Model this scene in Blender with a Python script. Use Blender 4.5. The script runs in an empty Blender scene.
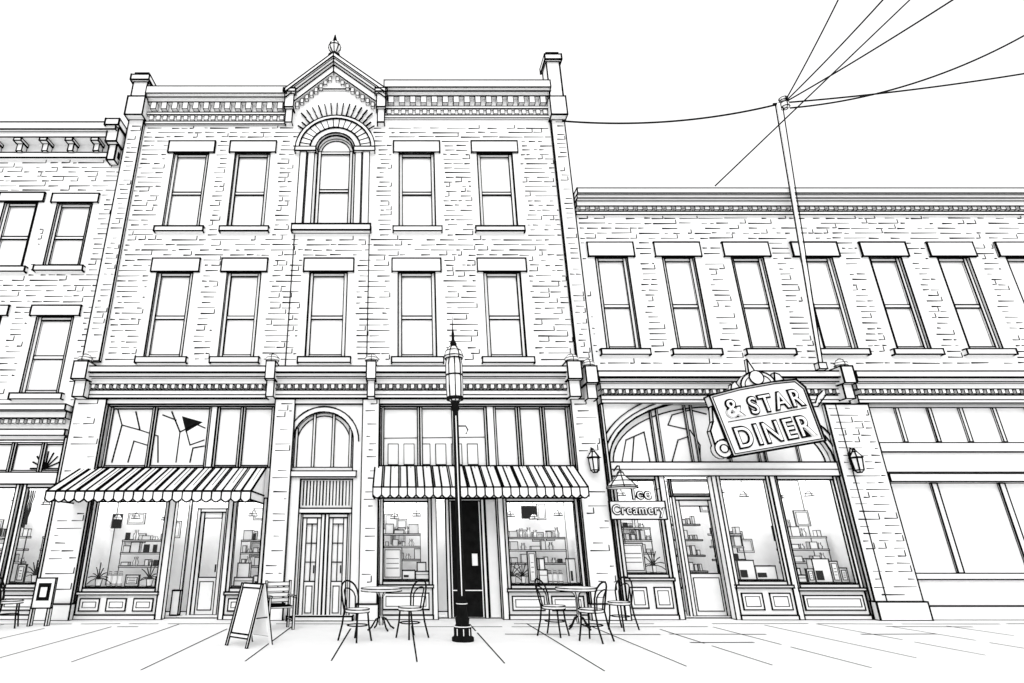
import bpy, math, random
from mathutils import Vector
random.seed(7)
# ------------------------------------------------------------ survey of the street
H=1.6; TH=math.atan(205/573); F=573.0; CX=400.0; CY=341.5
S=math.sin(TH); C=math.cos(TH)
def ratio(py):
    k=(CY-py)/F
    return (k*C+S)/(C-k*S)
D=-H/ratio(620)            # distance of the street wall from the viewer (m)
def Z(py,Y=None):
    Y=D if Y is None else Y
    return Y*ratio(py)+H
def X(px,py,Y=None):
    Y=D if Y is None else Y
    return (px-CX)/F*(Y*C+Y*ratio(py)*S)
def G(px,py):
    Y=-H/ratio(py)
    return X(px,py,Y),Y

# ------------------------------------------------------------ materials
def mat(name,col,rough=.9,var=.03,scale=6,bump=0.0,emit=0):
    m=bpy.data.materials.new(name); m.use_nodes=True
    nt=m.node_tree; b=nt.nodes['Principled BSDF']
    tc=nt.nodes.new('ShaderNodeTexCoord'); n=nt.nodes.new('ShaderNodeTexNoise')
    n.inputs['Scale'].default_value=scale; n.inputs['Detail'].default_value=5
    r=nt.nodes.new('ShaderNodeValToRGB')
    r.color_ramp.elements[0].position=.3; r.color_ramp.elements[1].position=.7
    r.color_ramp.elements[0].color=(max(0,col[0]-var),max(0,col[1]-var),max(0,col[2]-var),1)
    r.color_ramp.elements[1].color=(min(1,col[0]+var*.5),min(1,col[1]+var*.5),min(1,col[2]+var*.5),1)
    nt.links.new(tc.outputs['Object'],n.inputs['Vector'])
    nt.links.new(n.outputs['Fac'],r.inputs['Fac'])
    nt.links.new(r.outputs['Color'],b.inputs['Base Color'])
    b.inputs['Roughness'].default_value=rough
    b.inputs['Specular IOR Level'].default_value=.1
    if emit:
        b.inputs['Emission Color'].default_value=(1,1,1,1); b.inputs['Emission Strength'].default_value=emit
    if bump:
        bp=nt.nodes.new('ShaderNodeBump'); bp.inputs['Strength'].default_value=bump
        nt.links.new(n.outputs['Fac'],bp.inputs['Height']); nt.links.new(bp.outputs['Normal'],b.inputs['Normal'])
    return m
WHITE=(.9,.9,.9)
M={'walls':mat('painted_brick',WHITE,bump=.03),
   'trim':mat('painted_stone',(.92,.92,.92)),
   'frames':mat('painted_wood',(.92,.92,.92),.6),
   'panes':mat('window_blind',(.93,.93,.93),.5),
   'fabric':mat('canvas',(.92,.92,.92)),
   'floor':mat('paving',(.9,.9,.9),scale=2),
   'goods':mat('shop_goods',(.93,.93,.93)),
   'fillglow':mat('added_ceiling_glow',(.9,.9,.9),emit=3.6),  # glow added overhead to brighten the shop interiors, not a real fixture
   'dark':mat('black_iron_and_shade',(.008,.008,.008),.8,.004),  # also serves the drawn reflection wedge and the doorway's painted darkness
   'ink':mat('black_edge_paint',(.003,.003,.003),1,.001)}
M['dark'].node_tree.nodes['Principled BSDF'].inputs['Specular IOR Level'].default_value=.03
M['ink'].node_tree.nodes['Principled BSDF'].inputs['Specular IOR Level'].default_value=0
g=bpy.data.materials.new('shop_glass'); g.use_nodes=True; nt=g.node_tree
nt.nodes.clear(); o_=nt.nodes.new('ShaderNodeOutputMaterial'); mx=nt.nodes.new('ShaderNodeMixShader')
tr=nt.nodes.new('ShaderNodeBsdfTransparent'); gl=nt.nodes.new('ShaderNodeBsdfGlossy'); gl.inputs['Roughness'].default_value=.02
mx.inputs[0].default_value=.03
nt.links.new(tr.outputs[0],mx.inputs[1]); nt.links.new(gl.outputs[0],mx.inputs[2]); nt.links.new(mx.outputs[0],o_.inputs[0])
M['glass']=g

W=.030
class Obj:
    def __init__(s,name,loc=(0,0,0),rot=(0,0,0),scale=1):
        s.name=name; s.loc=loc; s.rot=rot; s.scale=scale; s.parts={}; s.extra=[]
    def part(s,n):
        if n not in s.parts: s.parts[n]=([],[])
        return s.parts[n]
    def quad(s,n,pts):
        v,f=s.part(n); b=len(v); v.extend([tuple(p) for p in pts]); f.append(tuple(range(b,b+len(pts))))
    def seg(s,a,b,w=W):
        a=Vector(a); b=Vector(b); d=b-a
        if d.length<1e-4: return
        w=(w+.003)*(1+.018*max(0,min(16,a.z)))
        d.normalize()
        up=Vector((0,0,1)) if abs(d.z)<.9 else Vector((1,0,0))
        u=d.cross(up).normalized(); v=d.cross(u)
        h=w/2*random.uniform(.8,1.17); a=a-d*h*.9; b=b+d*h*.9
        V,Fc=s.part('ink'); k=len(V)
        for p in (a,b):
            for (i,j) in ((-1,-1),(1,-1),(1,1),(-1,1)): V.append(tuple(p+u*h*i+v*h*j))
        Fc.extend([(k,k+1,k+2,k+3),(k+4,k+7,k+6,k+5),(k,k+4,k+5,k+1),(k+1,k+5,k+6,k+2),(k+2,k+6,k+7,k+3),(k+3,k+7,k+4,k)])
    def poly(s,pts,w=W,close=False):
        n=len(pts)
        for i in range(n if close else n-1): s.seg(pts[i],pts[(i+1)%n],w)
    def box(s,n,x0,x1,y0,y1,z0,z1,ink=W):
        if x0>x1:x0,x1=x1,x0
        if z0>z1:z0,z1=z1,z0
        if y0>y1:y0,y1=y1,y0
        v,f=s.part(n); b=len(v)
        P=[(x0,y0,z0),(x1,y0,z0),(x1,y1,z0),(x0,y1,z0),(x0,y0,z1),(x1,y0,z1),(x1,y1,z1),(x0,y1,z1)]
        v.extend(P)
        f.extend([tuple(b+i for i in q) for q in ((0,3,2,1),(4,5,6,7),(0,1,5,4),(1,2,6,5),(2,3,7,6),(3,0,4,7))])
        if ink:
            for i,j in ((0,1),(1,2),(2,3),(3,0),(4,5),(5,6),(6,7),(7,4),(0,4),(1,5),(2,6),(3,7)): s.seg(P[i],P[j],ink)
    def prism(s,n,pts,y0,y1,ink=W,conn=True):
        v,f=s.part(n); b=len(v); N=len(pts)
        v.extend([(x,y0,z) for x,z in pts]); v.extend([(x,y1,z) for x,z in pts])
        f.append(tuple(b+i for i in range(N))); f.append(tuple(b+N+i for i in reversed(range(N))))
        for i in range(N):
            j=(i+1)%N; f.append((b+i,b+N+i,b+N+j,b+j))
        if ink:
            s.poly([(x,y0,z) for x,z in pts],ink,True)
            s.poly([(x,y1,z) for x,z in pts],ink,True)
            if conn:
                for x,z in pts: s.seg((x,y0,z),(x,y1,z),ink)
    def lathe(s,n,prof,c=(0,0,0),N=16,rings=0,bars=0,w=.02):
        v,f=s.part(n); b=len(v)
        for r,z in prof:
            for i in range(N):
                a=2*math.pi*i/N; v.append((c[0]+r*math.cos(a),c[1]+r*math.sin(a),c[2]+z))
        for k in range(len(prof)-1):
            for i in range(N):
                j=(i+1)%N; f.append((b+k*N+i,b+k*N+j,b+(k+1)*N+j,b+(k+1)*N+i))
        f.append(tuple(b+i for i in reversed(range(N)))); f.append(tuple(b+(len(prof)-1)*N+i for i in range(N)))
        if rings:
            for r,z in prof:
                if r>.01: s.poly([(c[0]+r*math.cos(2*math.pi*i/N),c[1]+r*math.sin(2*math.pi*i/N),c[2]+z) for i in range(N)],w,True)
        for q in range(bars):
            a=2*math.pi*q/bars
            s.poly([(c[0]+r*math.cos(a),c[1]+r*math.sin(a),c[2]+z) for r,z in prof],w)
    def tube(s,n,pts,r,N=8):
        pts=[Vector(p) for p in pts]; v,f=s.part(n); b=len(v)
        for i,p in enumerate(pts):
            d=(pts[min(i+1,len(pts)-1)]-pts[max(i-1,0)]).normalized()
            up=Vector((0,0,1)) if abs(d.z)<.95 else Vector((1,0,0))
            u=d.cross(up).normalized(); w=d.cross(u)
            for k in range(N):
                a=2*math.pi*k/N; v.append(tuple(p+u*r*math.cos(a)+w*r*math.sin(a)))
        for i in range(len(pts)-1):
            for k in range(N):
                j=(k+1)%N; f.append((b+i*N+k,b+i*N+j,b+(i+1)*N+j,b+(i+1)*N+k))
        f.append(tuple(b+k for k in range(N))); f.append(tuple(b+(len(pts)-1)*N+k for k in reversed(range(N))))
    def text(s,txt,loc,size,off=.03,inner=.004,roty=0,front='panes',align='CENTER',sx=1,sp=1.15):
        for m,o,dy,nm in (('ink',off,0,'letters_edge'),(front,inner,-.022,'letters')):
            c=bpy.data.curves.new(nm,'FONT'); c.body=txt; c.size=size; c.extrude=.01; c.offset=o; c.align_x=align
            c.space_character=sp
            c.materials.append(M[m]); ob=bpy.data.objects.new(nm,c)
            ob.location=(loc[0],loc[1]+dy,loc[2]); ob.rotation_euler=(math.pi/2,roty,0); ob.scale=(sx,1,1)
            s.extra.append(ob)
    def build(s):
        names={'ink':'edge_lines','panes':'windows','dark':'black_parts','floor':'floor','goods':'goods','fillglow':'ceiling_fill'}
        e=bpy.data.objects.new(s.name,None); bpy.context.collection.objects.link(e)
        e.location=s.loc; e.rotation_euler=s.rot; e.scale=(s.scale,)*3; e.empty_display_size=.3
        for n,(v,f) in s.parts.items():
            if not f: continue
            me=bpy.data.meshes.new(names.get(n,n)); me.from_pydata(v,[],f); me.materials.append(M[n.split('_')[0]])
            ob=bpy.data.objects.new(names.get(n,n),me); bpy.context.collection.objects.link(ob); ob.parent=e
        for ob in s.extra:
            bpy.context.collection.objects.link(ob); ob.parent=e
        return e

def arcpts(xa,xb,zs,rise,n=20):
    cx=(xa+xb)/2; a=(xb-xa)/2
    return [(cx-a*math.cos(math.pi*i/n), zs+rise*math.sin(math.pi*i/n)) for i in range(n+1)]

def wall(o,x0,x1,z0,z1,y,ops,t=.3,depth=9):
    xs=sorted(set([x0,x1]+[q for op in ops for q in op[:2]])); zs=sorted(set([z0,z1]+[q for op in ops for q in op[2:4]]))
    xs=[x for x in xs if x0<=x<=x1]
    for i in range(len(xs)-1):
        for j in range(len(zs)-1):
            cx=(xs[i]+xs[i+1])/2; cz=(zs[j]+zs[j+1])/2
            if any(a<cx<b and c<cz<d for a,b,c,d,*_ in ops): continue
            o.quad('walls',[(xs[i],y,zs[j]),(xs[i+1],y,zs[j]),(xs[i+1],y,zs[j+1]),(xs[i],y,zs[j+1])])
    for op in ops:
        a,b,c,d=op[:4]; r=op[4] if len(op)>4 else 0
        sp=d-r
        o.quad('walls',[(a,y,c),(a,y,sp),(a,y+t,sp),(a,y+t,c)]); o.quad('walls',[(b,y,c),(b,y+t,c),(b,y+t,sp),(b,y,sp)])
        if c>z0+.01: o.quad('walls',[(a,y,c),(a,y+t,c),(b,y+t,c),(b,y,c)])
        if r:
            A=arcpts(a,b,sp,r)
            for p,q in zip(A[:-1],A[1:]):
                o.quad('walls',[(p[0],y,p[1]),(q[0],y,q[1]),(q[0],y,d),(p[0],y,d)])
                o.quad('walls',[(p[0],y,p[1]),(p[0],y+t,p[1]),(q[0],y+t,q[1]),(q[0],y,q[1])])
            o.poly([(p[0],y,p[1]) for p in A],W)
        else:
            o.quad('walls',[(a,y,d),(b,y,d),(b,y+t,d),(a,y+t,d)]); o.seg((a,y,d),(b,y,d),.024)
        o.seg((a,y,c),(a,y,sp),.024); o.seg((b,y,c),(b,y,sp),.024)
        if c>z0+.01:o.seg((a,y,c),(b,y,c),.024)
    e=y+depth
    o.quad('walls',[(x0,y,z0),(x0,y,z1),(x0,e,z1),(x0,e,z0)]); o.quad('walls',[(x1,y,z0),(x1,e,z0),(x1,e,z1),(x1,y,z1)])
    o.quad('walls',[(x0,y+.05,z1-.3),(x1,y+.05,z1-.3),(x1,e,z1-.3),(x0,e,z1-.3)]); o.quad('walls',[(x0,e,z0),(x0,e,z1),(x1,e,z1),(x1,e,z0)])

def bricks(o,x0,x1,z0,z1,y,avoid,course=.165,w=.03,dens=1.0):
    z=z0+course/2; V,Fc=o.part('ink'); row=0
    while z<z1:
        iv=[(x0+.03,x1-.03)]
        for a in avoid:
            if a[2]-.03<z<a[3]+.03:
                nw=[]
                for p,q in iv:
                    if a[1]<=p or a[0]>=q: nw.append((p,q))
                    else:
                        if a[0]>p: nw.append((p,a[0]-.03))
                        if a[1]<q: nw.append((a[1]+.03,q))
                iv=nw
        ww=w*(1+.035*z)
        for p,q in iv:
            x=p+random.uniform(0,.15)
            while x<q:
                L=random.choice((.12,.2,.25,.3,.45,.7))*random.uniform(.8,1.2); xe=min(q,x+L)
                if xe-x>.05 and random.random()<dens:
                    zz=z+random.uniform(-.012,.012); h=ww/2*random.uniform(.5,1.2); k=len(V); t=random.uniform(-.006,.006)
                    V.extend([(x,y-.006,zz-h+t),(xe,y-.006,zz-h*.5),(xe,y-.006,zz+h*.5),(x,y-.006,zz+h+t)]); Fc.append((k,k+1,k+2,k+3))
                    if random.random()<.22:
                        k=len(V); V.extend([(xe-.014,y-.006,zz),(xe+.014,y-.006,zz),(xe+.012,y-.006,zz+course*.8),(xe-.012,y-.006,zz+course*.8)]); Fc.append((k,k+1,k+2,k+3))
                x=xe+random.choice((.04,.07,.12,.2,.35))*random.uniform(.7,1.3)
        z+=course; row+=1

def sash(o,x0,x1,z0,z1,y,lint=.36,sill=True,ov=.17):
    yy=y+.08; f=.1; w=.02
    o.box('frames',x0+.012,x0+f,yy,yy+.07,z0,z1,w); o.box('frames',x1-f,x1-.012,yy,yy+.07,z0,z1,w)
    o.box('frames',x0+f,x1-f,yy+.002,yy+.07,z1-f,z1-.012,w); o.box('frames',x0+f,x1-f,yy+.002,yy+.07,z0,z0+f*1.2,w)
    zm=z0+(z1-z0)*.47
    o.box('frames',x0+f,x1-f,yy+.02,yy+.07,zm-.045,zm+.05,.022)
    o.quad('panes',[(x0,yy+.06,z0),(x1,yy+.06,z0),(x1,yy+.06,z1),(x0,yy+.06,z1)])
    if lint: o.box('trim',x0-ov,x1+ov,y-.05,y+.02,z1+.0,z1+lint,.028)
    if sill: o.box('trim',x0-ov,x1+ov,y-.12,y+.06,z0-.16,z0-.003,.028)

def dentils(o,x0,x1,y0,y1,z0,z1,pitch,frac=.55,w=.02):
    n=max(1,int(round((x1-x0)/pitch))); p=(x1-x0)/n
    for i in range(n): o.box('trim',x0+i*p+p*(1-frac)/2,x0+i*p+p*(1+frac)/2,y0,y1,z0,z1,w)

def rframe(o,x0,x1,z0,z1,y0,y1,f=.07,n='frames',w=.026):
    o.box(n,x0,x0+f,y0,y1,z0,z1,w); o.box(n,x1-f,x1,y0,y1,z0,z1,w)
    o.box(n,x0+f,x1-f,y0+.002,y1,z0,z0+f,w); o.box(n,x0+f,x1-f,y0+.002,y1,z1-f,z1,w)

def panelled(o,x0,x1,z0,z1,y,n,t=.12,w=.024):
    o.box('frames',x0,x1,y,y+t,z0,z1)
    p=(x1-x0)/n
    for i in range(n):
        a=x0+i*p+.09; b=x0+(i+1)*p-.09; h=(z1-z0)*.2
        if b-a>.1: o.box('frames',a,b,y-.02,y,z0+h,z1-h,w); o.poly([(a+.07,y-.024,z0+h+.07),(b-.07,y-.024,z0+h+.07),(b-.07,y-.024,z1-h-.07),(a+.07,y-.024,z1-h-.07)],.012,True)

def goods(o,xa,xb,y,z0,z1,n=12):
    wd=xb-xa
    if wd<.2: return
    R=random
    o.box('goods',xa+.02,xb-.02,y+.2,y+.6,0.05,z0+.1,.018)
    x=xa+.08
    while x<xb-.18:
        w=R.choice((.2,.3,.42,.55))*R.uniform(.8,1.1); w=min(w,xb-.05-x); h=R.uniform(.2,.75)
        yy=y+R.uniform(.22,.32); zb=z0+.105
        r=R.random()
        if r<.3:
            hh=h*R.uniform(.35,.6)
            o.box('goods',x,x+w,yy,yy+.2,zb,zb+hh,.02); o.box('goods',x+w*.12,x+w*.75,yy+.02,yy+.18,zb+hh+.003,zb+h,.02)
            o.seg((x,yy-.004,zb+hh*.6),(x+w,yy-.004,zb+hh*.6),.01)
        elif r<.48:
            k=max(1,int(w/.13))
            for q in range(k):
                o.lathe('goods',[(.045,0),(.05,.04),(.05,h*.45),(.03,h*.5),(.03,h*.58)],(x+.06+q*.13,yy+.08,zb),8,1,0,.012)
        elif r<.62: # potted plant: pot + arching leaves
            o.lathe('goods',[(.06,0),(.09,.16)],(x+w/2,yy+.08,zb),10,1,3,.014)
            for q in range(9):
                a=math.pi*(q+.5)/9; l=R.uniform(.2,.34)
                o.poly([(x+w/2+l*t*math.cos(a),yy+.06,zb+.16+l*1.3*t*math.sin(a)-(.18*t*t*abs(math.cos(a)))) for t in (0,.35,.7,1)],.016)
        elif r<.82:
            o.box('goods',x,x+w,yy,yy+.04,zb,zb+h,.02); o.box('goods',x+.04,x+w-.04,yy-.01,yy,zb+.05,zb+h-.05,.012)
            for q in (.35,.5,.65): o.seg((x+.08,yy-.012,zb+h*q),(x+w-.08,yy-.012,zb+h*q),.01)
        else:
            o.box('goods',x,x+w,yy,yy+.2,zb,zb+h*.8,.02); o.box('dark',x+.03,x+w*.5,yy-.012,yy-.002,zb+.05,zb+h*.4,0)
        x+=w+R.uniform(.0,.05)
    # shelf unit that only covers part of the back of the display
    cx=xa+wd*R.uniform(.3,.7); sw=wd*R.uniform(.22,.4)
    for zi,zz in enumerate((z0+.55,z0+.86,z0+1.16)):
        if zz>z1-.45: break
        xs=max(xa+.05,cx-sw); xe=min(xb-.05,cx+sw)
        o.box('goods',xs,xe,y+.72,y+.92,zz-.035,zz,.014)
        x=xs+.04
        while x<xe-.08:
            w=R.uniform(.06,.26); h=R.uniform(.08,.25)
            if R.random()<.15: o.box('dark',x,x+w*.5,y+.75,y+.88,zz+.002,zz+h,0)
            elif R.random()<.35: o.lathe('goods',[(.05,0),(.07,h*.4),(.03,h*.8),(.045,h)],(x+.06,y+.82,zz+.002),8,0,5,.01)
            else: o.box('goods',x,min(x+w,xe),y+.75,y+.88,zz+.002,zz+h,.012)
            x+=w+R.uniform(.01,.12)
        for x in (xs,xe): o.seg((x,y+.74,zz-.4),(x,y+.74,zz),.014)
    for i in range(int(wd/.9)+1):
        x=xa+wd*(i+.5)/(int(wd/.9)+1)+R.uniform(-.1,.1)
        zt=z1-R.uniform(.25,.4)
        o.tube('dark',[(x,y+.5,z1+.05),(x,y+.5,zt)],.007,5); o.lathe('goods',[(.11,-.1),(.09,-.04),(.02,.02)],(x,y+.5,zt),8,1,4,.012)
    for i in range(int(wd/.4)+1):
        w=R.uniform(.18,.5); x=R.uniform(xa,max(xa+.01,xb-w)); z=R.uniform(z0+.7,max(z0+.71,z1-.35)); h=R.uniform(.18,.42)
        o.box('goods',x,x+w,y+1.0+.01*i,y+1.04,z,z+h,.012); o.poly([(x+.04,y+.985+.01*i,z+.04),(x+w-.04,y+.985+.01*i,z+.04),(x+w-.04,y+.985+.01*i,z+h-.04),(x+.04,y+.985+.01*i,z+h-.04)],.006,True)

def room(o,x0,x1,y,z1,d=1.15):
    o.quad('floor',[(x0,y,.03),(x1,y,.03),(x1,y+d,.03),(x0,y+d,.03)])
    o.quad('goods',[(x0,y+d,0),(x1,y+d,0),(x1,y+d,z1),(x0,y+d,z1)])
    o.quad('fillglow',[(x0,y,z1),(x1,y,z1),(x1,y+d,z1),(x0,y+d,z1)])  # top of the room glows as added fill light
    o.quad('goods',[(x0,y,0),(x0,y+d,0),(x0,y+d,z1),(x0,y,z1)]); o.quad('goods',[(x1,y,0),(x1,y+d,0),(x1,y+d,z1),(x1,y,z1)])
    o.poly([(x0,y+d-.01,.04),(x1,y+d-.01,.04),(x1,y+d-.01,z1),(x0,y+d-.01,z1)],.02,True)

def shopwin(o,xa,xb,zb,zt,y,n=2,stuff=True,cols=1):
    panelled(o,xa,xb,.1,zb-.06,y,n); o.box('frames',xa-.01,xb+.01,y-.03,y+.15,0,.1,.024); 
    o.box('frames',xa-.02,xb+.02,y-.06,y+.16,zb-.06,zb,.024)
    rframe(o,xa,xb,zb+.002,zt,y,y+.1,.08)
    for i in range(1,cols): 
        x=xa+(xb-xa)*i/cols; o.box('frames',x-.03,x+.03,y+.01,y+.09,zb+.08,zt-.08)
    o.quad('glass',[(xa+.08,y+.05,zb+.08),(xb-.08,y+.05,zb+.08),(xb-.08,y+.05,zt-.08),(xa+.08,y+.05,zt-.08)])
    if stuff: goods(o,xa,xb,y+.05,zb,zt)

def door(o,xa,xb,zt,y,kind='shop',dark=False):
    f=.1; fr='frames'
    for a,b in ((xa-.08,xa),(xb,xb+.08)): o.box('frames',a,b,y-.03,y+.1,0,zt+.08,.022)
    o.box('frames',xa,xb,y-.028,y+.1,zt,zt+.08,.022)
    if dark:
        o.box('dark',xa,xb,y+.0,y+.05,0.03,zt,0)  # black panel stands in for the dark interior of the doorway
        o.box('frames',xa+.03,xa+.05,y-.02,y,.03,zt,0); o.box('frames',xb-.05,xb-.03,y-.02,y,.03,zt,0); o.box('frames',xb-.28,xb-.12,y-.015,y,1.15,1.45,.02)
        o.box('frames',xa+.05,xb-.05,y-.018,y,.6,.62,0)
        return
    o.box(fr,xa+.01,xa+f,y,y+.05,.03,zt-.01,.02); o.box(fr,xb-f,xb-.01,y,y+.05,.03,zt-.01,.02)
    zk=zt*.36
    o.box(fr,xa+f,xb-f,y+.002,y+.05,zt-.15,zt-.01,.02); 
    o.box(fr,xa+f,xb-f,y+.01,y+.05,.03,zk,.02); o.box(fr,xa+f+.06,xb-f-.06,y-.005,y+.01,.14,zk-.1,.016)
    if kind=='panes':
        xm=(xa+xb)/2
        o.seg((xm,y+.03,zk),(xm,y+.03,zt-.15),.022)
        for q in (.33,.66): z=zk+(zt-.15-zk)*q; o.seg((xa+f,y+.03,z),(xb-f,y+.03,z),.018)
        o.quad('panes',[(xa,y+.045,zk),(xb,y+.045,zk),(xb,y+.045,zt),(xa,y+.045,zt)])
    else:
        o.quad('glass',[(xa+f,y+.03,zk),(xb-f,y+.03,zk),(xb-f,y+.03,zt-.15),(xa+f,y+.03,zt-.15)])
    o.box('dark',xb-f-.05,xb-f-.02,y-.05,y-.02,1.0,1.18,0)

def transom(o,xs,z0,z1,y,f=.05):
    for a,b in zip(xs[:-1],xs[1:]):
        rframe(o,a+.01,b-.01,z0,z1,y,y+.05,f,w=.022)
    o.quad('panes',[(xs[0],y+.045,z0),(xs[-1],y+.045,z0),(xs[-1],y+.045,z1),(xs[0],y+.045,z1)])

def awning(name,xa,xb,ztop,ya,zlow,yb,zval,n):
    o=Obj(name)
    p=(xb-xa)/n
    for i in range(n):
        a=xa+i*p; b=a+p
        nm='fabric'
        o.quad(nm,[(a,yb,zlow),(b,yb,zlow),(b,ya,ztop),(a,ya,ztop)])
        o.quad(nm,[(a,yb+.01,zlow-.02),(b,yb+.01,zlow-.02),(b,ya,ztop-.03),(a,ya,ztop-.03)])
        o.seg((a,yb,zlow),(a,ya,ztop),.034)
        if i%2:
            o.seg((a+p*.22,yb,zlow),(a+p*.22,ya,ztop),.024)
        else:
            o.seg((a+p*.5,yb+.3,zlow+(ztop-zlow)*.22),(a+p*.5,ya,ztop),.012)
        pts=[(a,zlow)]+[(a+p*t/6, zval+.07-.07*math.sin(math.pi*t/6)) for t in range(7)]+[(b,zlow)]
        o.prism('fabric',pts,yb-.012,yb+.0,.022,False)
    o.seg((xb,yb,zlow),(xb,ya,ztop),.035); o.seg((xa,yb,zlow),(xb,yb,zlow),.035); o.seg((xa,ya,ztop),(xb,ya,ztop),.034)
    for x in (xa,xb):
        o.quad('fabric',[(x,yb,zlow),(x,ya,ztop),(x,ya,zlow)]); o.seg((x,ya,zlow),(x,yb,zlow),.03)
        o.quad('fabric',[(x,yb,zlow),(x,ya,zlow),(x,ya,zval+.05),(x,yb,zval+.05)]); o.seg((x,ya,zval+.05),(x,yb,zval+.05),.025)
    o.build()

# ============================================================ tall brick building
T=Obj('brick_commercial_building')
XL=X(133,110); XR=X(562,110)
ztop=Z(92)
wins3=[]; wins2=[]
for a,b in ((168,204),(231,267),(399,435),(479,515)):
    wins3.append((X(a,190),X(b,190),Z(228),Z(153)))
for a,b in ((150,187),(222,257),(307,346),(398,436),(486,524)):
    wins2.append((X(a,318),X(b,318),Z(358),Z(272)))
xc=X(334,180); hw=(X(352,185)-X(316,185))/2
zsp=Z(150); cw=(xc-hw,xc+hw,Z(226),zsp+hw,hw)
zarch=Z(412); 
bL=(X(92,500),X(268,500),0,Z(402)); bR=(X(379,500),X(579,500),0,Z(402))
bCa=(X(292,450),X(353,450),Z(471),zarch,.75)
bCd=(X(297,540),X(351,540),0,Z(479))
ops=[w for w in wins3]+[w for w in wins2]+[cw,bL,bR,bCa,bCd]
wall(T,XL,XR,0,ztop,D,ops)
for w in wins3: sash(T,*w,D,lint=Z(142)-Z(153))
for w in wins2: sash(T,*w,D,lint=Z(259)-Z(272))
sash(T,cw[0],cw[1],cw[2],zsp,D,lint=0)
A=arcpts(cw[0],cw[1],zsp,hw); T.prism('panes',A,D+.16,D+.17,.024)
T.poly([(xc+(p[0]-xc)*.82,D+.15,zsp+(p[1]-zsp)*.82) for p in A],.02)
def ring(o,cx,zc,r0,r1,y0,y1,n=20,rad=0,w=.026,a0=0,a1=math.pi):
    for i in range(n):
        t0=a0+(a1-a0)*i/n; t1=a0+(a1-a0)*(i+1)/n
        q=[(cx+r*math.cos(t),zc+r*math.sin(t)) for r,t in ((r0,t0),(r1,t0),(r1,t1),(r0,t1))]
        o.prism('trim',q,y0,y1,0)
        for r in (r0,r1): o.seg((cx+r*math.cos(t0),y0,zc+r*math.sin(t0)),(cx+r*math.cos(t1),y0,zc+r*math.sin(t1)),w)
        if rad: o.seg((q[0][0],y0,q[0][1]),(q[1][0],y0,q[1][1]),w*.7)
ring(T,xc,zsp,hw+.06,hw+.24,D-.06,D+.02,16)
ring(T,xc,zsp,hw+.24,hw+.56,D-.09,D+.02,17,rad=1)
ring(T,xc,zsp,hw+.56,hw+.68,D-.12,D+.02,20)
for sgn in (-1,1):
    for k,(a,b) in enumerate(((.08,.28),(.32,.52))):
        x0=xc+sgn*(hw+a); x1=xc+sgn*(hw+b)
        T.box('trim',x0,x1,D-.06-.03*k,D+.02,Z(226),zsp-.12,.022)
    T.box('trim',xc+sgn*(hw+.04),xc+sgn*(hw+.68),D-.15,D+.02,zsp-.13,zsp+.02,.024)
T.box('trim',xc-hw-.6,xc+hw+.6,D-.18,D+.02,Z(233),Z(227),.03)
for px in (297,370):
    x=X(px,200); T.seg((x,D-.005,Z(365)),(x,D-.005,Z(235)),.02)
def cornice_top(o,xa,xb,y,py0,sc=1.0):
    L=[(.36,py0,py0+7),(.28,py0+7,py0+11),(.16,py0+11,py0+16)]
    for pr,a,b in L: o.box('trim',xa,xb,y-pr,y+.02,Z(b,y-pr),Z(a,y-pr)-.002,.022)
    zb=Z(py0+16,y-.16); 
    dentils(o,xa+.05,xb-.05,y-.16,y+.0,zb-.26,zb-.01,.34,.5,.01)
    o.box('trim',xa,xb,y-.08,y+.01,zb-.42,zb-.33,.016)
    dentils(o,xa+.05,xb-.05,y-.06,y+.0,zb-.6,zb-.44,.22,.55,.006)
    o.box('trim',xa,xb,y-.08,y+.01,zb-.78,zb-.68,.018)
    return zb-.78
xa=X(147,85,D-.36); g0=X(287,85,D-.36); g1=X(384,85,D-.36); xb=X(550,80,D-.36)
zbt=cornice_top(T,xa,g0,D,86); cornice_top(T,g1,xb,D,80)
pk=(X(334,52,D-.3),Z(52,D-.4)); gl_=(X(290,88),Z(90)); gr=(X(379,88),Z(90))
T.prism('walls',[gl_,gr,(pk[0],pk[1]-.15)],D-.05,D+.5,.022)
for k,(o1,o2,pr) in enumerate(((0,.15,.4),(.15,.3,.32),(.34,.6,.2))):
    for sgn in (-1,1):
        xe=g0-.05 if sgn<0 else g1+.05; ze=Z(88,D-.4)
        T.prism('trim',[(pk[0],pk[1]-o1),(xe,ze-o1),(xe,ze-o2),(pk[0],pk[1]-o2)],D-pr,D+.3,.022)
for sgn in (-1,1):
    xe=g0 if sgn<0 else g1
    for i in range(9):
        t=(i+.8)/10; x=pk[0]+(xe-pk[0])*t; z=pk[1]-.62+(Z(88,D-.4)-pk[1])*t
        T.box('trim',x-.05,x+.05,D-.12,D,z-.16,z,.01)
for ra,rb,nn in ((.72,.92,17),(.98,1.2,13)):
    for t in range(nn):
        sp=.30 if ra<.9 else .22
        a=math.pi*(.5-sp+2*sp*t/(nn-1)); r0=hw+ra; r1=hw+rb
        T.seg((xc+r0*math.cos(a),D-.06,zsp+r0*math.sin(a)),(xc+r1*math.cos(a),D-.06,zsp+r1*math.sin(a)),.026)
for x0,x1 in ((g0-.1,g0+.28),(g1-.28,g1+.1)):
    T.box('trim',x0,x1,D-.38,D+.02,Z(100),Z(88,D-.38),.026); T.box('trim',x0+.05,x1-.05,D-.28,D+.02,Z(113),Z(100)-.003,.024); T.box('trim',x0+.08,x1-.08,D-.18,D+.02,Z(126),Z(113)-.003,.024)
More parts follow.
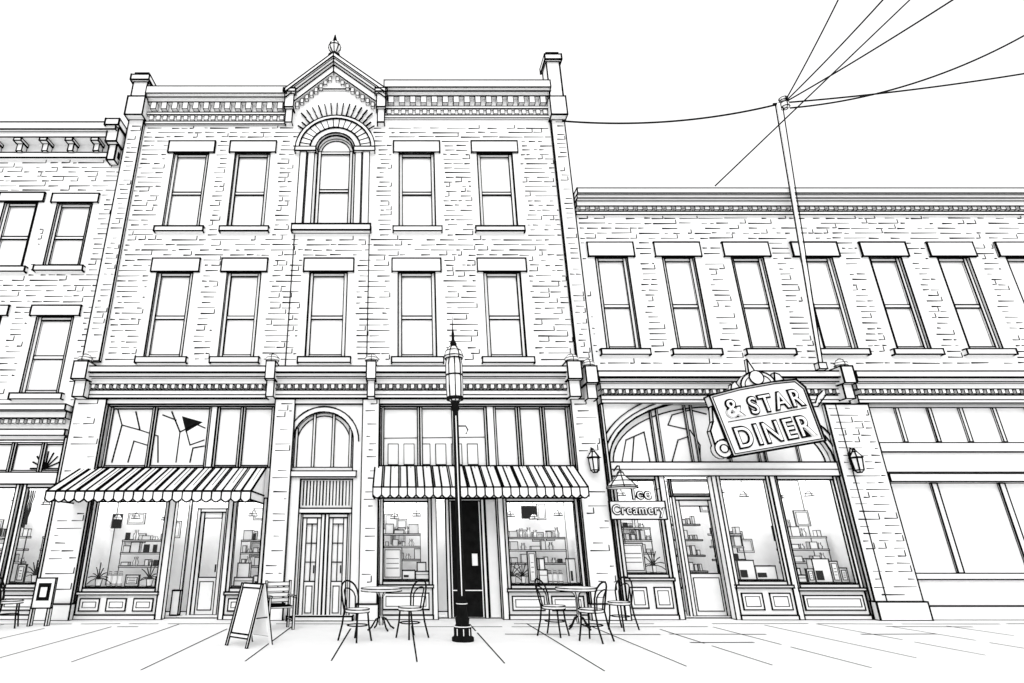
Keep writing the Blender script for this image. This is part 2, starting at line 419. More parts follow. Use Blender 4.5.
T.lathe('trim',[(.16,0),(.2,.06),(.12,.12),(.07,.22),(.17,.36),(.2,.46),(.16,.58),(.06,.7),(.04,.8),(0.004,.98)],(pk[0],D-.2,pk[1]-.06),12,0,8,.022)
for r,z in ((.2,.06),(.2,.46),(.07,.22)): T.poly([(pk[0]+r*math.cos(i*.524),D-.2+r*math.sin(i*.524),pk[1]-.06+z) for i in range(12)],.018,True)
zs0=Z(362)
pilL=(XL-.0,XL+.46); pilR=(XR-.42,XR)
for (a,b),ty in ((pilL,80),(pilR,60)):
    T.box('walls',a,b,D-.1,D,zs0,Z(122))
    bricks(T,a+.02,b-.02,zs0,Z(122),D-.1,[],.165,.028,.8)
    T.box('trim',a-.04,b+.04,D-.34,D+.2,Z(104),Z(122)); T.box('trim',a+.0,b-.0,D-.26,D+.2,Z(ty+8),Z(104)-.003); T.box('trim',a-.06,b+.06,D-.36,D+.25,Z(ty+8)+.003,Z(ty+3)); T.box('trim',a+.02,b-.02,D-.28,D+.2,Z(ty+3)+.003,Z(ty))
av=[(w[0]-.2,w[1]+.2,w[2]-.2,w[3]+.42) for w in wins3+wins2]+[(xc-hw-.7,xc+hw+.7,Z(235),zsp+.1),(xc-hw-.55,xc+hw+.55,zsp,zsp+hw+.66)]
bricks(T,pilL[1],pilR[0],zs0,zbt-.02,D,av,w=.032)
def belt(o,xa,xb,y,p0):
    o.box('trim',xa,xb,y-.42,y+.02,Z(p0+6,y-.42),Z(p0,y-.42),.028)
    z=Z(p0+6,y-.42); o.box('trim',xa+.05,xb-.05,y-.34,y+.02,z-.1,z-.003,.02); o.box('trim',xa+.1,xb-.1,y-.2,y+.02,z-.26,z-.103,.02)
    dentils(o,xa+.12,xb-.12,y-.22,y-.0,z-.38,z-.27,.19,.5,.01)
    o.box('trim',xa+.1,xb-.1,y-.14,y+.02,z-.62,z-.41,.024); o.seg((xa+.1,y-.15,z-.53),(xb-.1,y-.15,z-.53),.014)
    return z-.62
zbelt=belt(T,X(84,368,D-.42),X(581,368,D-.42),D,366)
for px,big in ((79,1),(270,0),(371,0),(575,1)):
    x=X(px,375,D-.5); h=.18 if big else .12
    T.box('trim',x-h,x+h,D-.52,D+.02,Z(384),Z(363,D-.5)+.05,.026); T.box('trim',x-h*.8,x+h*.8,D-.38,D+.02,Z(400),Z(384)-.003,.024)
    T.lathe('trim',[(.12,0),(.17,.05),(.17,.12),(.1,.2),(.02,.24)],(x,D-.35,Z(363,D-.5)+.055),10,1,4,.01)
for a,b in ((XL,bL[0]),(bL[1],bCd[0]-.22),(bCd[1]+.2,bR[0]),(bR[1],XR)):
    T.box('trim',a+.02,b-.02,D-.1,D,.35,zbelt-.02,.026); T.box('trim',a-.02,b+.02,D-.16,D+.02,0,.347,.026)
    bricks(T,a+.05,b-.05,.4,zbelt-.1,D-.1,[],.17,.028,.7)
T.box('trim',XL,XR,D-.05,D-.0,zbelt-.14,zbelt-.004,.024)
A=arcpts(bCa[0],bCa[1],zarch-.75,.75); T.prism('panes',[(bCa[0],bCa[2])]+A+[(bCa[1],bCa[2])],D+.14,D+.16,.024)
A2=arcpts(bCa[0]-.14,bCa[1]+.14,zarch-.75,.89); 
T.poly([(p[0],D-.01,p[1]) for p in A2],.026)
T.poly([(bCa[0]+.08+(p[0]-bCa[0])*(1-.16/(bCa[1]-bCa[0])),D+.13,p[1]-.08) for p in A],.022)
for q in (.08/1.5,.34,.66,1-.08/1.5):
    x=bCa[0]+(bCa[1]-bCa[0])*q; zt=zarch-.75+.75*math.sqrt(max(0,1-((q-.5)*2)**2))
    T.box('frames',x-.03,x+.03,D+.08,D+.14,bCa[2],zt,.018)
T.box('frames',bCa[0],bCa[1],D+.06,D+.14,bCa[2],bCa[2]+.1,.022); T.box('trim',bCa[0]-.1,bCa[1]+.1,D-.07,D+.02,bCa[2]-.15,bCa[2]-.004,.026)
zl0=Z(508); zl1=bCd[3]
T.box('frames',bCd[0],bCd[1],D+.08,D+.15,zl0,zl1)
n=16
for i in range(1,n):
    x=bCd[0]+(bCd[1]-bCd[0])*i/n; T.seg((x,D+.075,zl0+.08),(x,D+.075,zl1-.05),.026)
T.box('frames',bCd[0],bCd[1],D+.02,D+.15,zl0-.12,zl0-.003,.024)
xm=(bCd[0]+bCd[1])/2
T.box('frames',bCd[0],bCd[1],D+.17,D+.2,0,zl0,0)
T.box('frames',bCd[0],bCd[0]+.06,D+.05,D+.2,0,zl0-.12,.016); T.box('frames',bCd[1]-.06,bCd[1],D+.05,D+.2,0,zl0-.12,.016)
door(T,bCd[0]+.1,xm-.09,zl0-.22,D+.1,'panes'); door(T,xm+.09,bCd[1]-.1,zl0-.22,D+.1,'panes')
T.box('trim',bCd[0]-.1,bCd[1]+.1,D-.25,D+.3,0,.1)
# left shop
zt0=Z(467); zt1=Z(406)
transom(T,[bL[0]+.04,X(150,435),X(208,435)],zt0,zt1,D+.1); transom(T,[X(214,435),X(240,435),bL[1]-.03],zt0,zt1,D+.1)
T.box('frames',X(208,435),X(214,435),D+.06,D+.2,zt0,zt1,.02)
# outside reflections drawn as dark slanted lines on the transom panes
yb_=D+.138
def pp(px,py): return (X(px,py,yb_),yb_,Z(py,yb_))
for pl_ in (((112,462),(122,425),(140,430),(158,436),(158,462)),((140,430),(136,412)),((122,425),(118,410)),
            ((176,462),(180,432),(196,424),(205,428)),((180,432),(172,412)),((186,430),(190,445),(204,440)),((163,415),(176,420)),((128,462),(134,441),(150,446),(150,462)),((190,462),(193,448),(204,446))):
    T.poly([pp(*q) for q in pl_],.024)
T.prism('dark',[(X(178,430),Z(415)),(X(200,430),Z(421)),(X(184,430),Z(431))],D+.136,D+.143,0)  # dark wedge belonging to the same drawn reflection
T.box('frames',bL[0],bL[1],D+.06,D+.25,zt1+.003,bL[3],.024)
zh=Z(498); T.box('frames',bL[0],bL[1],D+.04,D+.25,zh,zt0-.003)
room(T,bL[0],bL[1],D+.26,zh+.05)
x1=X(163,550)
shopwin(T,bL[0]+.03,x1,Z(592),zh,D+.05,3)
T.box('frames',x1+.003,x1+.16,D+.02,D+.2,0,zh,.024)
T.box('frames',x1+.3,x1+.36,D+.6,D+.66,0,zh,.02); panelled(T,x1+.17,x1+.36,.05,Z(592),D+.5,1)
door(T,X(196,560,D+.75),X(222,560,D+.75),Z(512,D+.75),D+.75)
x2=X(229,550); T.box('frames',x2-.12,x2-.003,D+.02,D+.2,0,zh,.024)
shopwin(T,x2,bL[1]-.03,Z(592),zh,D+.05,1)
# right shop
transom(T,[bR[0]+.04,X(420,435),X(455,435),X(488,435)],zt0,zt1,D+.1); transom(T,[X(495,435),X(520,435),X(545,435),bR[1]-.03],zt0,zt1,D+.1)
T.box('frames',X(488,435),X(495,435),D+.06,D+.2,zt0,zt1,.02)
for k in range(6):  # blocks and line draw a building's reflection on the transom panes
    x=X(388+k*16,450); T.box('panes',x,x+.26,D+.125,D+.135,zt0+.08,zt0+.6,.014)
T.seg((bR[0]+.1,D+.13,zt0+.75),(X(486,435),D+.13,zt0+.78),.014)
T.box('frames',bR[0],bR[1],D+.06,D+.25,zt1+.003,bR[3],.024); T.box('frames',bR[0],bR[1],D+.04,D+.25,zh,zt0-.003)
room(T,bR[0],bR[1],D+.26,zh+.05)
x1=X(432,550); shopwin(T,bR[0]+.03,x1,Z(585),zh,D+.05,1)
T.box('frames',x1+.003,x1+.12,D+.02,D+.2,0,zh,.024)
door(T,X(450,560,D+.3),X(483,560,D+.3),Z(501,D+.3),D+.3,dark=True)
x2=X(506,550); T.box('frames',x2-.14,x2-.003,D+.02,D+.2,0,zh,.024)
T.box('frames',X(486,560,D+.3)+.04,x2-.143,D+.3,D+.4,0,zh,.024)
shopwin(T,x2,bR[1]-.03,Z(589),zh,D+.05,2)
T.build()
ya=D-.02
awning('striped_awning',X(82,467,ya),X(266,467,ya),Z(468,ya),ya,Z(491,D-1.3),D-1.3,Z(502,D-1.3),21)
awning('striped_awning',X(375,467,ya),X(574,467,ya),Z(466,ya),ya,Z(487,D-.95),D-.95,Z(498,D-.95),25)

# ============================================================ left building
L=Obj('brick_corner_shop_building')
lx1=XL-.03; lx0=-19.0; zt=Z(128)
ws=[]
for a,b,t,bt,py in ((-4,30,202,268,235),(50,86,203,267,235),(-70,-35,203,267,235),(28,66,316,394,355),(-45,-8,316,394,355),(-120,-82,316,394,355)):
    ws.append((X(a,py),X(b,py),Z(bt),Z(t)))
sb=(X(-62,500),X(62,500),0,Z(440)); sb2=(lx0+1,X(-75,500),0,Z(440))
wall(L,lx0,lx1,0,zt,D,ws+[sb,sb2])
for w in ws: sash(L,*w,D,lint=.3)
dz=Z(122,D-.5)
L.box('trim',lx0,lx1-.1,D-.5,D+.02,Z(129,D-.5),dz,.026); L.box('trim',lx0,lx1-.1,D-.38,D+.02,Z(137,D-.38),Z(129,D-.5)-.003,.024)
L.box('trim',lx0,lx1-.1,D-.12,D+.02,Z(160),Z(155),.024); 
x=lx1-.75
while x>lx0:
    L.box('trim',x-.11,x+.11,D-.36,D,Z(148),Z(137,D-.38)-.003,.024); L.box('trim',x-.08,x+.08,D-.2,D,Z(155)+.003,Z(148)-.003,.02); x-=.78
L.box('trim',lx1-.42,lx1,D-.56,D+.02,Z(137),Z(120,D-.5)); L.box('trim',lx1-.38,lx1-.05,D-.42,D+.02,Z(150),Z(137)-.003); L.box('trim',lx1-.33,lx1-.1,D-.26,D+.02,Z(165),Z(150)-.003)
av=[(w[0]-.2,w[1]+.2,w[2]-.2,w[3]+.34) for w in ws]
bricks(L,-14,lx1,Z(403),Z(162),D,av,w=.032)
L.box('trim',lx0,lx1-.02,D-.35,D+.02,Z(410,D-.35),Z(404,D-.35),.026); L.box('trim',lx0,lx1-.05,D-.2,D+.02,Z(418,D-.2),Z(410,D-.35)-.003,.022); L.box('trim',lx0,lx1-.05,D-.1,D+.02,Z(436),Z(430),.024)
dentils(L,-13,lx1-.1,D-.12,D,Z(424),Z(420),.2,.55,.008)
for a,b in ((sb[1],lx1),(sb2[1],sb[0])): L.box('trim',a+.03,b-.03,D-.08,D,.3,Z(438)); L.box('trim',a,b,D-.12,D+.01,0,.297); bricks(L,a+.05,b-.05,.35,Z(440),D-.08,[],.17,.028,.8)
for s_ in (sb,sb2):
    xs=[s_[0]+(s_[1]-s_[0])*i/4 for i in range(5)]
    transom(L,xs,Z(472),s_[3]-.05,D+.08)
    for k in range(9):
        a=math.pi*k/8; cx=X(42,470); 
        if s_ is sb: L.seg((cx,D+.11,Z(470)+.05),(cx+.36*math.cos(a),D+.11,Z(470)+.05+.42*math.sin(a)),.028)
    L.box('frames',s_[0],s_[1],D+.02,D+.25,Z(484),Z(472)-.003)
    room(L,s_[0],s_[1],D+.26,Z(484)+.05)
    m=s_[0]+(s_[1]-s_[0])*.64
    shopwin(L,s_[0]+.03,m-.05,Z(588),Z(484),D+.05,2); shopwin(L,m+.05,s_[1]-.03,Z(588),Z(484),D+.05,1)
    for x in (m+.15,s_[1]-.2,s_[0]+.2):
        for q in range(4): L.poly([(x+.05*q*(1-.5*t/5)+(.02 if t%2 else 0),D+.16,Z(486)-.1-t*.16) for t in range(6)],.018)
L.build()

# ============================================================ right building
R=Obj('brick_diner_building')
rx0=XR+.03; rx1=24.0; zt=Z(192)
ws=[]
for c in (617,686,757,828,899,969,1040,1111,1182): ws.append((X(c-16,303),X(c+17,303),Z(350),Z(257)))
ga=(X(607,440),X(850,520),Z(463),Z(399)); rise=Z(399)-Z(463)-.02
ga=ga+(rise,)
gd=(ga[0],ga[1],0,Z(463))
gs=(X(893,500),X(1230,500),0,Z(403))
wall(R,rx0,rx1,0,zt,D,ws+[ga,gd,gs])
for w in ws: sash(R,*w,D,lint=Z(243)-Z(257),ov=.2)
R.box('trim',rx0,rx1,D-.4,D+.02,Z(193,D-.4),Z(188,D-.4),.024); R.box('trim',rx0,rx1,D-.32,D+.02,Z(198,D-.32),Z(193,D-.4)-.003,.022)
R.box('trim',rx0,rx1,D-.18,D+.02,Z(206,D-.18),Z(201,D-.18),.022)
dentils(R,rx0+.05,rx1,D-.14,D,Z(212),Z(207),.28,.55,.01); R.box('trim',rx0,rx1,D-.08,D+.02,Z(216),Z(213),.022)
bricks(R,rx0+.02,19,Z(366),Z(217),D,[(w[0]-.23,w[1]+.23,w[2]-.2,w[3]+.5) for w in ws],dens=.9,w=.032)
xp=X(842,375)
zb1=belt(R,X(598,373,D-.42),xp,D,371); belt(R,X(856,373,D-.42),rx1-.1,D,371)
for px in (592,849):
    x=X(px,378,D-.5); R.box('trim',x-.15,x+.15,D-.52,D+.02,Z(388),Z(368,D-.5)+.05,.026); R.box('trim',x-.12,x+.12,D-.38,D+.02,Z(402),Z(388)-.003,.024)
    R.lathe('trim',[(.1,0),(.15,.05),(.15,.12),(.08,.2),(.02,.24)],(x,D-.35,Z(368,D-.5)+.055),10,1,4,.01)
for a,b in ((rx0,ga[0]),(ga[1],gs[0])):
    R.box('trim',a+.02,b-.04,D-.1,D,.4,zb1-.02,.026); R.box('trim',a-.0,b+.0,D-.17,D+.02,0,.397,.026)
    bricks(R,a+.05,b-.07,.45,zb1-.1,D-.1,[],.17,.028,.9)
R.seg((ga[1]+.3,D-.11,.4),(ga[1]+.3,D-.11,zb1-.05),.02)
xcA=(ga[0]+ga[1])/2; hwA=(ga[1]-ga[0])/2
for q,pr in ((.0,0),(.12,.06),(.26,.1)):
    A=arcpts(ga[0]-q,ga[1]+q,Z(463),rise+q,32); R.poly([(p[0],D-.01-pr*.2,p[1]) for p in A],.026)
A=arcpts(ga[0],ga[1],Z(463),rise,32); R.prism('panes',A,D+.15,D+.17,.02,False)
R.poly([(xcA+(p[0]-xcA)*.95,D+.14,Z(463)+(p[1]-Z(463))*.9) for p in A],.024)
for q in (.22,.25,.38,.41,.55,.68,.71,.86):
    x=ga[0]+(ga[1]-ga[0])*q; zt_=Z(463)+rise*math.sqrt(1-((q-.5)*2)**2)
    R.box('frames',x-.02,x+.02,D+.1,D+.15,Z(463),zt_,.018)
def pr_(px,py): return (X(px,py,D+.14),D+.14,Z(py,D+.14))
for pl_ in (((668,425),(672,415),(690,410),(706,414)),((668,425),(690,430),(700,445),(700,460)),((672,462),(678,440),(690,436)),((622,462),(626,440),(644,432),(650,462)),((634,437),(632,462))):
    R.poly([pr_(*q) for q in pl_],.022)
zh=Z(476)
R.box('frames',ga[0],ga[1],D+.0-.04,D+.25,zh,Z(463)+.02,.026); R.seg((ga[0],D-.05,(zh+Z(463))/2),(ga[1],D-.05,(zh+Z(463))/2),.018)
room(R,ga[0],ga[1],D+.26,zh+.05,1.3)
shopwin(R,ga[0]+.03,X(668,540),Z(578),zh,D+.05,2)
xx=X(668,540); R.box('frames',xx+.003,xx+.14,D+.02,D+.2,0,zh,.024)
door(R,X(684,560,D+.5),X(722,560,D+.5),Z(500,D+.5),D+.5); rframe(R,X(684,560,D+.5)-.08,X(722,560,D+.5)+.08,Z(500,D+.5)+.1,zh-.02,D+.5,D+.58,.05)
xd=X(684,560,D+.5); xe=X(722,560,D+.5)
for k in range(5):
    R.box('goods',xd+.1,xe-.1,D+1.1,D+1.3,.6+k*.38,.63+k*.38,.016)
    for q in range(5): x=xd+.14+q*.13; R.box('goods',x,x+random.uniform(.05,.1),D+1.12,D+1.2,.635+k*.38,.635+k*.38+random.uniform(.1,.26),.012)
xx=X(731,560); shopwin(R,xx,X(786,560),Z(585),zh,D+.0,2)
R.box('frames',xx-.12,xx-.003,D+.0,D+.2,0,zh,.024)
xx=X(786,560); R.box('frames',xx+.003,xx+.14,D-.02,D+.2,0,zh,.024)
shopwin(R,xx+.15,ga[1]-.05,Z(588),zh,D+.05,1)
a,b=gs[0],gs[1]
xs=[a+.04]+[X(p,425) for p in (905,938,970,1004,1038,1072,1110)]+[b-.04]
R.quad('panes',[(a,D+.15,Z(441)),(b,D+.15,Z(441)),(b,D+.15,Z(407)),(a,D+.15,Z(407))])
for x in xs: R.box('frames',x-.04,x+.04,D+.1,D+.15,Z(441),Z(407),.018)
R.box('frames',a,b,D+.08,D+.25,Z(407)+.002,gs[3],.02)
R.box('frames',a,b,D-.06,D+.25,Z(452),Z(443),.024); R.box('frames',a,b,D+.02,D+.25,Z(472),Z(452)-.003,.024); R.box('frames',a,b,D-.1,D+.25,Z(482),Z(474),.024)
z0=Z(573); z1=Z(483)
xs=[a+.04,X(952,530),X(1022,530),X(1100,530),X(1170,530),b-.04]
R.quad('panes',[(a,D+.15,z0),(b,D+.15,z0),(b,D+.15,z1),(a,D+.15,z1)])
for x in xs: R.box('frames',x-.07,x+.07,D+.1,D+.15,z0,z1,.022)
R.box('frames',a,b,D-.03,D+.25,z0-.14,z0-.003,.024); R.box('frames',a,b,D+.04,D+.25,.3,z0-.143,.02); R.box('trim',a,b,D-.05,D+.25,0,.297,.024)
R.build()

# ============================================================ signs and lanterns
SY=D-1.3
cx0,cz0=X(764,417,SY),Z(417,SY)
N=Obj('diner_sign',(cx0,SY,cz0),(0,math.radians(-10),0))
pl=[(-1.12,-.76),(1.1,-.78),(1.16,.5),(1.02,.72),(.5,.76),(-.4,.76),(-1.16,.70)]
N.prism('trim',pl,-.12,.12,.034)
for k in (.95,): N.poly([(x*k,-.13,z*k*.98) for x,z in pl],.018,True)
N.text('STAR',(.3,-.14,.1),.56,.036,-.002,sx=.86,sp=1.25); N.text('DINER',(-.02,-.14,-.6),.66,.038,-.002,sx=.84,sp=1.22)
N.text('&',(-.74,-.14,.12),.58,.034,-.002,sx=1.0)
N.seg((-.95,-.125,.02),(.98,-.125,.02),.014)
# ornamental cresting with a dome and finial on top
ds=[(.1+.42*math.cos(math.pi*i/12),.76+.32*math.sin(math.pi*i/12)) for i in range(13)]
N.prism('trim',ds,-.1,.1,.026,False); 
N.prism('trim',[(.1+.17*math.cos(math.pi*i/8),.93+.17*math.sin(math.pi*i/8)) for i in range(16)],-.14,.12,.022,False)
N.poly([(.1+.32*math.cos(math.pi*i/12),-.11,.77+.23*math.sin(math.pi*i/12)) for i in range(13)],.014)
N.prism('trim',[(.02,1.09),(.18,1.09),(.1,1.42)],-.05,.05,.022); 
N.prism('trim',[(.55,.77),(.78,.77),(.72,.92),(.62,.98)],-.06,.06,.02); N.prism('trim',[(-.34,.77),(-.56,.77),(-.5,.88),(-.4,.94)],-.06,.06,.02)
# pointer at the right, spout-like scroll and small bulb at the left
N.tube('trim',[(1.12,0,.1),(1.3,0,.06),(1.44,0,.2),(1.62,0,.3)],.045,8)
N.poly([(1.12,-.05,.15),(1.3,-.05,.11),(1.42,-.05,.26),(1.6,-.05,.36)],.02); N.poly([(1.12,-.05,.04),(1.32,-.05,.01),(1.48,-.05,.14),(1.64,-.05,.25)],.02)
for r,t in ((.2,.09),(.09,.12)): N.prism('trim',[(-1.26+r*math.cos(i*math.pi/8),-.55+r*math.sin(i*math.pi/8)) for i in range(16)],-t,t,.022,False)
N.prism('trim',[(-1.42,-.5),(-1.4,-.1),(-1.26,.1),(-1.16,.45),(-1.14,.0),(-1.14,-.34),(-1.26,-.34)],-.07,.07,.024)
for x in (-.5,.7): 
    N.tube('dark',[(x,.1,.4),(x,1.0,.4),(x,1.28,.3)],.025); N.tube('dark',[(x,.1,-.4),(x,1.28,-.45)],.025)
N.build()

IY=D-.3
ix,iz=X(637,505,IY),Z(515,IY)
I=Obj('hanging_shop_sign',(ix,IY,iz))
I.box('trim',-.66,.68,.0,.05,-.1,.32,.026)
I.text('Creamery',(.0,-.02,.02),.3,.02,-.002,sx=.9); I.text('Ice',(.14,.02,.38),.36,.026,-.002)
I.tube('dark',[(-.64,.02,.32),(-.64,.02,.7)],.012); I.tube('dark',[(.62,.02,.32),(.62,.02,.62),(.62,.28,.62)],.012)
I.lathe('trim',[(.36,.62),(.35,.66),(.24,.78),(.1,.9),(.06,.98),(.02,1.02)],(-.36,-.15,0),14,1,7,.02)
I.tube('dark',[(-.36,-.15,1.0),(-.36,-.13,1.14),(-.36,0,1.16),(-.36,.25,1.08)],.02)
I.build()
for px,py in ((594,462),(857,462)):
    x=X(px,py,D-.28); z=Z(py,D-.28)
    o=Obj('wall_lantern',(x,D-.28,z-.25))
    o.lathe('trim',[(.05,0),(.1,.05),(.13,.34),(.15,.36),(.05,.5),(.01,.58)],(0,0,0),6,1,6,.022)
    o.tube('dark',[(0,.0,.5),(0,.1,.62),(0,.2,.4)],.018); o.box('dark',-.05,.05,.15,.18,.2,.5,0); o.build()
# ============================================================ street furniture
gx,gy=G(463,641)
P=Obj('street_lamp',(gx,gy,0))
P.lathe('dark',[(.2,0),(.2,.06),(.16,.09),(.16,.22),(.12,.28),(.13,.36),(.1,.42),(.085,.6),(.1,.63),(.078,.68),(.066,1.4),(.058,4.2),(.09,4.26),(.07,4.34),(.1,4.4)],N=12)
P.lathe('trim',[(.162,0),(.162,.012)],(0,0,.235),12); P.lathe('trim',[(.104,0),(.104,.012)],(0,0,.61),12)
P.tube('trim',[(.0,-.07,.75),(.0,-.058,4.1)],.011,5)
for a in (-2.3,-1.57,-.85): P.tube('trim',[(.165*math.cos(a),.165*math.sin(a),.1),(.165*math.cos(a),.165*math.sin(a),.21)],.008,5)
P.lathe('panes',[(.1,4.42),(.16,4.5),(.17,4.72),(.17,5.2),(.15,5.32)],N=12,rings=0,bars=8,w=.018)
P.lathe('trim',[(.18,5.33),(.2,5.38),(.16,5.5),(.08,5.6)],N=12,rings=1,bars=6,w=.014)
P.lathe('dark',[(.05,5.6),(.07,5.68),(.03,5.76),(.03,5.9),(.012,6.0),(.004,6.3)],N=8)
P.lathe('dark',[(.185,4.95),(.185,4.98)],N=12); P.lathe('dark',[(.175,4.44),(.175,4.5)],N=12)
P.tube('dark',[(.05,0,3.9),(.2,0,3.9),(.24,0,3.82),(.2,0,3.74)],.015)
P.build()

def chair(px,py,rz,sc=1.08):
    x,y=G(px,py); o=Obj('cafe_chair',(x,y,0),(0,0,rz),sc)
    r=.2; sh=.46; t=.0155
    o.lathe('trim',[(r,sh-.02),(r,sh+.025)],N=20,rings=1,w=.012)
    for a in (45,135,225,315):
        a=math.radians(a); c,s_=math.cos(a),math.sin(a)
        if c>0: o.tube('dark',[(r*.85*c,r*.85*s_,sh),(r*.95*c,r*.95*s_,.25),(r*1.2*c,r*1.2*s_,0)],t)
    for k,(wd,top) in enumerate(((.19,.92),(.115,.8))):
        pts=[]
        if k==0: pts+= [(-.26,-wd,0),(-.19,-wd*.9,.25),(-.16,-wd*.85,sh)]
        else: pts+=[(-.16,-wd*.8,sh)]
        for i in range(11):
            a=math.pi*i/10; pts.append((-.17-.1*math.sin(a)-.02, -wd*math.cos(a), sh+.2+(top-sh-.2)*math.sin(a)**.7 if math.sin(a)>1e-6 else sh+.2))
        if k==0: pts+= [(-.16,wd*.85,sh),(-.19,wd*.9,.25),(-.26,wd,0)]
        else: pts+=[(-.16,wd*.8,sh)]
        o.tube('dark',pts,t if k==0 else .012)
    o.tube('dark',[(.17*math.cos(i*math.pi/8),.17*math.sin(i*math.pi/8),.24) for i in range(17)],.01)
    o.build()
def table(px,py):
    x,y=G(px,py); o=Obj('cafe_table',(x,y,0))
    o.lathe('trim',[(.42,.735),(.42,.785)],N=28,rings=1,w=.014)
    o.lathe('trim',[(.04,.1),(.055,.2),(.03,.28),(.03,.6),(.06,.66),(.12,.73)],N=10,rings=0,bars=6,w=.014)
    for k in range(4):
        a=k*math.pi/2+.5; c,s_=math.cos(a),math.sin(a)
        o.tube('dark',[(.03*c,.03*s_,.24),(.12*c,.12*s_,.2),(.22*c,.22*s_,.06),(.3*c,.3*s_,.015)],.018)
    o.build()
table(381,630); chair(357,641,-.75); chair(410,638,math.pi+.7)
table(580,629); chair(556,636,-.7); chair(594,641,math.pi-.8); chair(622,630,math.pi+.6)
chair(6,628,.4); chair(-22,630,-.2)
x,y=G(249,645)
B=Obj('sandwich_board',(x,y,0),(0,0,math.radians(-38)),.98)
for sg in (-1,1):
    a=(0,sg*.27,0); b=(0,sg*.03,1.0)
    def pt(u,t,off=0): return (u,a[1]+(b[1]-a[1])*t+off*sg,a[2]+(b[2]-a[2])*t)
    for u0,u1,t0,t1,of in ((-.3,-.25,0,1,0),(.25,.3,0,1,0),(-.25,.25,.93,1,0),(-.25,.25,.14,.2,0),(-.25,.25,.2,.93,-.012)):
        Pq=[pt(u0,t0,of),pt(u1,t0,of),pt(u1,t1,of),pt(u0,t1,of)]; Q=[(p[0],p[1]-.03*sg,p[2]) for p in Pq]
        B.quad('frames',Pq); B.quad('frames',Q)
        for i in range(4):
            j=(i+1)%4; B.quad('frames',[Pq[i],Pq[j],Q[j],Q[i]])
        B.poly(Pq,.02,True)
B.tube('dark',[(.28,-.16,.45),(.28,.16,.45)],.01); B.tube('dark',[(-.28,-.16,.45),(-.28,.16,.45)],.01)
B.build()
x,y=G(278,629)
Q=Obj('slatted_chair',(x,y,0),(0,0,math.radians(25)),.95)
for i in range(4): Q.box('frames',-.25,.25,-.22+i*.11,-.14+i*.11,.43,.46,.012)
for i in range(4): Q.box('frames',-.25,.25,.22,.25,.52+i*.11,.6+i*.11,.012)
for sx in (-1,1):
    Q.box('frames',sx*.25,sx*.29,-.24,-.2,0,.64,.012); Q.box('frames',sx*.25,sx*.29,.2,.25,0,.96,.012); Q.box('frames',sx*.23,sx*.3,-.26,.25,.643,.67,.012); Q.box('frames',sx*.25,sx*.28,-.2,.2,.18,.21,.012)
Q.build()
x,y=G(38,626)
Q=Obj('menu_stand',(x,y,0),(0,0,.1))
Q.box('frames',-.2,.2,-.03,.03,.35,.95,.024); Q.box('dark',-.13,.13,-.04,-.032,.5,.85,0); Q.box('frames',-.08,.08,-.05,-.042,.56,.78,.015)
Q.box('frames',-.2,-.15,-.05,.05,0,.347,.02); Q.box('frames',.15,.2,-.05,.05,0,.347,.02); Q.build()

# mast and wires
MY=D-.45
m0=(X(820,366,MY),MY,Z(366,MY)); m1=(X(778,104,MY),MY,Z(104,MY))
U=Obj('utility_mast')
U.tube('trim',[m0,m1],.055,8)
U.seg((m0[0]-.05,m0[1]-.04,m0[2]),(m1[0]-.1,m1[1]-.02,m1[2]),.02); U.seg((m0[0]+.05,m0[1]-.04,m0[2]),(m1[0]+.12,m1[1]-.02,m1[2]),.02)
U.lathe('trim',[(.05,-.2),(.12,-.14),(.12,.0),(.08,.06),(.12,.1),(.12,.18),(.03,.24)],(m1[0]+.2,MY,m1[2]+.02),10,1,4,.014)
U.tube('dark',[(m1[0]-.15,MY,m1[2]),(m1[0]+.35,MY,m1[2]+.05)],.03)
U.box('trim',m0[0]-.1,m0[0]+.1,MY-.1,D-.4,m0[2]-.1,m0[2]+.06,.02)
U.build()
j=(m1[0]+.2,MY,m1[2]+.05)
def wire(a,b,sag,r=.014):
    o=Obj('overhead_wire'); a=Vector(a); b=Vector(b)
    pts=[a.lerp(b,t/24)-Vector((0,0,sag*4*(t/24)*(1-t/24))) for t in range(25)]
    o.tube('dark',pts,r*1.4,6); o.build()
def Q3(px,py,Y): return (X(px,py,Y),Y,Z(py,Y))
wire(j,Q3(562,121,D-.3),.35,.02)
wire(j,Q3(842,-8,D-3),.05,.015); wire(j,Q3(890,-8,D-4),.05,.015); wire(j,Q3(965,-8,D-4),.05,.016)
wire(j,Q3(1034,72,D-1),.1,.018)
wire(Q3(790,108,MY),Q3(1034,30,D-2),.5,.018)
wire(Q3(715,186,D-.4),Q3(918,-8,D-3),.0,.014)

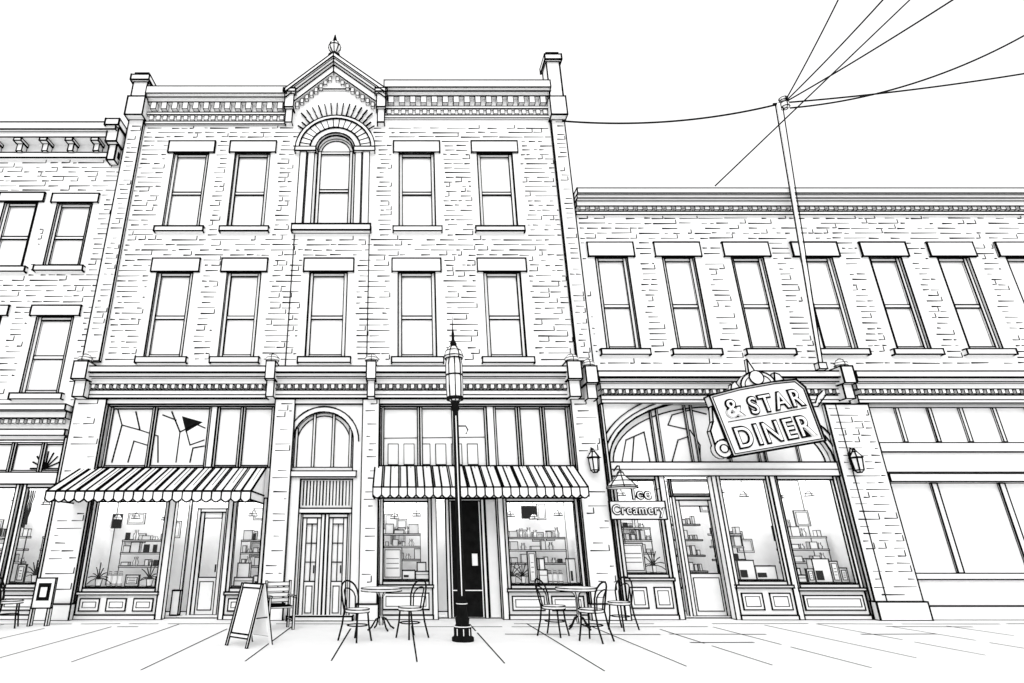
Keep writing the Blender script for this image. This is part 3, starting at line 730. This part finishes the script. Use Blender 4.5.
# ============================================================ ground
def sheet(name,x0,x1,y0,y1,z,m,lines=None,t=0):
    o=Obj(name)
    if t: o.box(m,x0,x1,y0,y1,z-t,z,.02)
    else: o.quad(m,[(x0,y0,z),(x1,y0,z),(x1,y1,z),(x0,y1,z)])
    if lines: lines(o)
    return o.build()
sheet('ground',-2000,2000,-2000,2000,-.14,'floor')
sheet('road',-60,60,-8,7.4,-.135,'floor')
def joints(o):
    Rr=random.Random(4)
    V,Fc=o.part('ink')
    def strip(p,q,w0,w1=None):
        w1=w1 or w0
        p=Vector(p);q=Vector(q);d=(q-p).normalized();u=Vector((-d.y,d.x,0))/2;k=len(V)
        V.extend([tuple(p-u*w0),tuple(q-u*w1),tuple(q+u*w1),tuple(p+u*w0)]);Fc.append((k,k+1,k+2,k+3))
    for k in range(-12,20):
        x=.25+k*1.27
        y0=9.0+Rr.uniform(-.2,1.2); 
        y1=D-.6-Rr.uniform(0,1.0)
        if Rr.random()<.4:
            m=Rr.uniform(y0+.8,y1-.8); strip((x,y0,.004),(x,m,.004),.022,.03); strip((x,m+.25,.004),(x,y1,.004),.03,.036)
        else: strip((x,y0,.004),(x,y1,.004),.022,.036)
    for yy,dn in ((D-.72,.85),(D-1.2,.35),(D-2.3,.2),(D-3.3,.1)):
        x=-14
        while x<18:
            Ln=Rr.uniform(.4,2.2)
            if Rr.random()<dn: strip((x,yy+Rr.uniform(-.03,.03),.004),(x+Ln,yy+Rr.uniform(-.04,.04),.004),.07)
            x+=Ln+.2
sheet('sidewalk',-60,60,7.4,D+.3,0,'floor',joints,.13)

# ============================================================ light
w=bpy.data.worlds.new("World"); bpy.context.scene.world=w; w.use_nodes=True; nt=w.node_tree
bg=nt.nodes['Background']; sky=nt.nodes.new('ShaderNodeTexSky'); sky.sky_type='NISHITA'; sky.sun_disc=False
el=math.radians(35); az=math.radians(188)
sky.sun_elevation=el; sky.sun_rotation=az
bw=nt.nodes.new('ShaderNodeRGBToBW')
mxn=nt.nodes.new('ShaderNodeMath'); mxn.operation='MAXIMUM'; mxn.inputs[1].default_value=7.7   # even bright overcast
mnn=nt.nodes.new('ShaderNodeMath'); mnn.operation='MINIMUM'; mnn.inputs[1].default_value=8.4
nt.links.new(sky.outputs[0],bw.inputs[0]); nt.links.new(bw.outputs[0],mxn.inputs[0]); nt.links.new(mxn.outputs[0],mnn.inputs[0]); nt.links.new(mnn.outputs[0],bg.inputs[0])
bg.inputs['Strength'].default_value=.15
sl=bpy.data.lights.new('sun','SUN'); sl.energy=1.1; sl.angle=math.radians(40); sl.color=(1,1,.995)
so=bpy.data.objects.new('sun',sl); bpy.context.collection.objects.link(so); so.location=(0,-5,30)
d=Vector((math.sin(az)*math.cos(el),math.cos(az)*math.cos(el),math.sin(el)))
so.rotation_euler=d.to_track_quat('Z','Y').to_euler()
cam=bpy.data.cameras.new('camera'); co=bpy.data.objects.new('camera',cam); bpy.context.collection.objects.link(co)
co.location=(0,0,H); co.rotation_euler=(math.pi/2+TH,0,0)
cam.sensor_width=36; cam.lens=F/1024*36; cam.shift_x=(512-CX)/1024; cam.clip_end=6000; cam.clip_start=.05
sc=bpy.context.scene; sc.camera=co
sc.view_settings.view_transform='Standard'; sc.view_settings.look='None'; sc.view_settings.exposure=0
